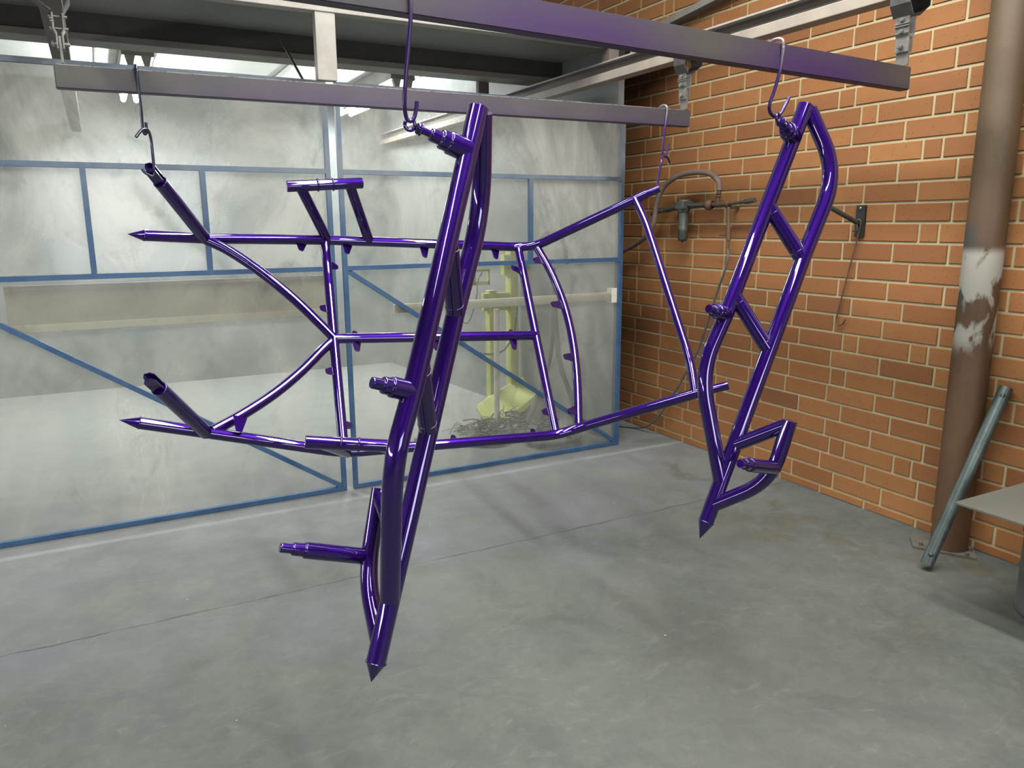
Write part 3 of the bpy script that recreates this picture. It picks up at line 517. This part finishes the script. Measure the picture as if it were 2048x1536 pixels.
def rear_frame():
    P = {k: V(v) for k, v in GEO_REAR.items()}; n = P['n']; r = .0203
    t = thing('chassis_floor', (1.0, 2.6, .47), 'rear wide symmetric purple tube frame hung from the farther beam', 'tube frame')
    for s in ('_t', '_b'):
        B().tube(bend([P['base'+s], P['sr'+s], P['k1'+s], P['k2'+s], P['arc'+s], P['cr'+s]], (0, .07, .05, .05), 10)[:-1]+[P['cr'+s]+(P['end'+s]-P['cr'+s]).normalized()*(.055 if s == '_t' else .02)], r, 20).make('side_tube', 'purple', t)
        dd = (P['end'+s]-P['cr'+s]).normalized()
        B().tube([P['cr'+s]+dd*.01, P['end'+s]], r*.84, 18).ring(P['end'+s], dd, r*.74, .0016, 18, 6).make('end_spigot', 'purple', t)
        d0 = (P['base'+s]-P['tip'+s]).normalized()
        bb = B(); bb.tube([P['base'+s], P['tip'+s]], r, 20, radii=[r*1.02, .0008]); bb.ring(P['base'+s], d0, r*.99, .002, 20, 6); bb.make('spike', 'purple', t)
        # rear struts with clevis plates
        a, b, c = P['sr'+s], P['se'+s], P['st'+s]; d = (b-a).normalized()
        st = B().tube([a, b], r*1.16, 22).ring(b, d, r*1.07, .002, 22, 6).make('strut', 'purple', t)
        side = d.cross(V((1, 0, 0))).normalized(); w_ = d.cross(side).normalized(); ln = (c-b).length+.012
        for off in ((-.012, .012) if s == '_t' else (-.010, .010)):
            p0 = b-d*.02+side*off; hw = .017
            prof = [p0-w_*hw, p0+w_*hw, p0+w_*hw+d*(ln+.01), p0+w_*hw*.5+d*(ln+.024), p0-w_*hw*.5+d*(ln+.024), p0-w_*hw+d*(ln+.01)]
            B().prism(prof, 0, side*.004).make('clevis_plate', 'purple', st)
        # raised bracket bar on two legs
        bl, brr = P['bl'+s], P['br'+s]; e = (brr-bl).normalized()
        bar = B().tube([bl, bl+e*.002, bl+e*.003, brr-e*.003, brr-e*.002, brr], r*1.07, 22, radii=[r*.96, r*1.07, r*1.07, r*1.07, r*1.07, r*.96])
        for f in (.40, .60): bar.ring(L(bl, brr, f), e, r*1.08, .0042, 22, 8)
        bar.make('bracket_bar', 'purple', t)
        ax = P['k2'+s]-P['k1'+s]
        B().tube([P['k1'+s]+ax*.012, L(bl, brr, .17)], r*1.03, 20).make('bracket_leg', 'purple', t)
        B().tube([P['k1'+s]+ax*.215, L(bl, brr, .82)], r*1.03, 20).make('bracket_leg', 'purple', t)
    B().tube([P['c1'], P['c2']], r, 20).make('centre_tube', 'purple', t)
    B().tube([P['k1_t'], P['k1_b']], r*.95, 20).make('cross_tube', 'purple', t)
    B().tube([P['k2_t'], P['k2_b']], r*.92, 20).make('cross_tube', 'purple', t)
    B().tube(bend([P['cr_t'], P['crk_t'], P['crk_b'], P['cr_b']], .06, 8), r*.85, 20).make('cross_tube', 'purple', t)
    for k in ('arc_top', 'arc_bottom'): B().tube(smooth(CURVES[k], 6), r*.95, 20).make('curved_tube', 'purple', t)
    B().tube(smooth(CURVES['arc_right'], 6), r*.9, 20).make('curved_tube', 'purple', t)
    for a, b in TABS:
        a, b = V(a), V(b); d = (b-a).normalized(); s = d.cross(n).normalized(); st = a-d*(r*.45); ln = (b-a).length+.002
        w0, w1 = .024, .012
        prof = [st-s*w0, st+s*w0, a+d*ln+s*w1+d*-.004, a+d*ln+s*w1*.6+d*.003, a+d*ln-s*w1*.6+d*.003, a+d*ln-s*w1-d*.004]
        prof = [p-n*(.36*(p-a).x) for p in prof]; bb = B().prism([p-n*.002 for p in prof], 0, n*.004); hc = a+d*(ln-.010); bb.ring(hc-n*(.0025+.36*(hc-a).x), n, .0045, .0012, 12, 5)
        bb.make('mounting_tab', 'purple', t)
    return t
rear_frame()
# ================================================================ COLUMN, PIPE, TABLE SHEET, DRUM
CX, CY = 2.992, 1.775
t = thing('column', (CX, CY, 0), 'round brown painted steel column with white spray patches against the brick wall', 'column')
bb = B(); bb.lathe((CX, CY, .008), [(.0695, 0), (.0695, .5), (.0695, 1.0), (.0695, 1.6), (.0695, 3.88)], 48); bb.make('shaft', 'column', t)
bb = B(); bb.prism([(CX-.13, CY+.07, .001), (CX-.02, CY-.13, .001), (CX+.07, CY-.06, .001), (CX+.07, CY+.13, .001), (CX-.05, CY+.14, .001)], 0, (0, 0, .008))
pl = bb.make('base_plate', 'baseplate', t)
for bx, by in ((-.095, .06), (-.03, -.095), (.03, -.07)): B().tube([(CX+bx, CY+by, .008), (CX+bx, CY+by, .022)], .008, 8, smooth=False).make('bolt', 'baseplate', pl)
a, b = V((2.715, 1.688, .024)), V((3.035, 1.652, .70)); d = (b-a).normalized(); bb = B()
r0 = .0235; bb.tube([a, L(a, b, .60)], r0, 24, cap=False); bb.tube([L(a, b, .60), b], r0*1.03, 24, cap=False); bb.tube([b, a], r0*.85, 24, cap=False)
for p, s in ((a, 1), (b, -1)):
    ringp = []; q1 = d.orthogonal().normalized(); q2 = d.cross(q1)
    o_ = [p+(q1*math.cos(2*PI*k/24)+q2*math.sin(2*PI*k/24))*r0*1.01 for k in range(24)]; i_ = [p+(q1*math.cos(2*PI*k/24)+q2*math.sin(2*PI*k/24))*r0*.85 for k in range(24)]
    bb.add(o_+i_, [(k, (k+1) % 24, 24+(k+1) % 24, 24+k) for k in range(24)])
t = thing('steel_pipe', tuple(a), 'blue grey steel pipe with end holes leaning against the wall by the column', 'pipe')
bb.make('pipe_body', 'pipe', t)
vw = V((0, 0, 1.33))-L(a, b, .5); vw = (vw-d*vw.dot(d)).normalized()
for f in (.055, .95): 
    c = L(a, b, f); B().lathe(c+vw*(r0*.93), [(0, .0022), (.0085, .002), (.010, -.002)], 18, vw).make('bolt_hole', 'black', t)
t = thing('sheet_table', (2.84, 1.2, 0), 'grey metal sheet resting flat on a drum at the right edge', 'table')
B().box((2.412, .70, .414), (3.055, 1.43, .420)).make('sheet_top', 'sheet', t)
B().lathe((2.835, 1.20, .0), [(0, 0), (.195, 0), (.2, .006), (.195, .02), (.195, .14), (.2, .15), (.195, .16), (.195, .27), (.2, .28), (.195, .29), (.195, .40), (.2, .41), (.195, .414), (0, .414)], 48).make('drum_base', 'drum', t)
# ================================================================ WALL FITTINGS
t = thing('wall_hanger', (3.06, 2.385, 1.26), 'black wall plate with a round steel arm on the brick wall', 'bracket')
B().box((3.052, 2.362, 1.262), (3.066, 2.408, 1.402), .001).make('wall_plate', 'black', t)
B().tube([(3.055, 2.385, 1.318), (2.80, 2.385, 1.412)], .011, 14).tube([(2.81, 2.385, 1.408), (2.803, 2.385, 1.424)], .006, 8).make('arm', 'iron', t)
B().tube([(3.03, 2.385, 1.325), (3.03, 2.372, 1.295), (3.03, 2.40, 1.288)], .004, 8).make('wire_loop', 'iron', t)
B().lathe((3.051, 2.385, 1.388), [(0, -.004), (.007, -.004), (.007, .0), (0, 0)], 12, (1, 0, 0)).make('screw', 'bolt', t)
tag(B().tube(smooth([(3.04, 2.392, 1.322), (3.03, 2.378, 1.338), (3.035, 2.365, 1.325), (3.045, 2.385, 1.25), (3.048, 2.43, 1.05), (3.05, 2.462, .90), (3.05, 2.463, .868), (3.05, 2.452, .852), (3.05, 2.432, .856), (3.05, 2.415, .882)], 6), .0035, 8).make('hanging_wire', 'wire'), 'thin brown wire with hooked end hanging from the black wall plate', 'wire')
X = 2.985
t = thing('air_regulator', (X, 3.4, 1.2), 'dark air line filter and regulator with brass fittings on the brick wall', 'regulator')
B().lathe((X, 3.51, 1.395), [(.0, .065), (.034, .065), (.040, .058), (.040, .012), (.034, 0), (.030, -.01)], 24).box((X-.04, 3.47, 1.405), (X+.04, 3.55, 1.45), .006).make('regulator_body', 'iron', t)
B().lathe((X, 3.51, 1.225), [(0, -.006), (.006, -.006), (.006, .0), (.022, .003), (.027, .012), (.027, .06), (.029, .065), (.027, .07), (.028, .165)], 24).make('filter_bowl', 'iron', t)
B().tube([(X, 3.80, 1.385), (X, 3.55, 1.42)], .011, 12).tube([(X, 3.60, 1.415), (X, 3.66, 1.405)], .016, 12).tube([(X, 3.48, 1.425), (X, 3.31, 1.425)], .013, 12).make('line_pipe', 'iron', t)
B().lathe((X, 3.30, 1.425), [(0, -.022), (.026, -.018), (.030, 0), (.026, .014), (.018, .018), (.018, .03)], 20, (0, -1, 0)).make('union_nut', 'rust', t)
B().tube([(X, 3.30, 1.425), (X, 3.15, 1.425)], .012, 12).tube([(X, 3.235, 1.425), (X, 3.228, 1.50)], .012, 12).ring((X, 3.230, 1.468), (0, 0, 1), .013, .004, 14, 6).ring((X, 3.229, 1.482), (0, 0, 1), .013, .004, 14, 6).tube([(X, 3.165, 1.43), (X, 3.145, 1.42)], .017, 10).make('tee_fitting', 'rust', t)
B().tube([(X, 3.15, 1.425), (X, 3.03, 1.435)], .008, 10).tube([(X, 3.03, 1.435), (X, 2.965, 1.44)], .013, 10).make('outlet_nozzle', 'iron', t)
B().tube([(X, 3.148, 1.41), (X, 3.142, 1.29)], .010, 10).tube([(X, 3.142, 1.30), (X, 3.14, 1.235)], .013, 8).tube([(X, 3.14, 1.262), (X, 3.205, 1.262)], .005, 8).tube([(X, 3.14, 1.235), (X, 3.14, 1.19)], .008, 8).make('drop_valve', 'rust', t)
for yy in (3.16, 3.62): B().box((X-.006, yy-.008, 1.40), (3.066, yy+.008, 1.416)).make('wall_clip', 'iron', t)
tag(B().tube(smooth([(X, 3.228, 1.498), (X, 3.240, 1.55), (X, 3.31, 1.592), (X-.01, 3.421, 1.605), (X-.02, 3.55, 1.59), (X-.03, 3.66, 1.535), (X-.03, 3.72, 1.44), (X-.02, 3.755, 1.33), (X-.01, 3.83, 1.255), (X, 3.95, 1.20), (X, 4.12, 1.145), (X, 4.4, 1.10)], 8), .0155, 14).make('air_hose', 'hose_brown'), 'thick brown hose arching up from the wall fittings and down behind the screen', 'hose')
tag(B().tube(smooth([(X, 3.14, 1.195), (X, 3.135, 1.14), (X, 3.16, 1.06), (2.99, 3.22, .93), (3.0, 3.30, .74), (3.0, 3.36, .60), (3.0, 3.45, .46), (3.0, 3.56, .30), (3.0, 3.68, .15), (3.0, 3.80, .05), (3.0, 3.92, .012), (2.93, 4.02, .012), (2.82, 4.05, .012)], 8), .0065, 10).make('air_hose', 'rubber'), 'thin dark hose drooping from the drop valve down the brick wall to the floor', 'hose')
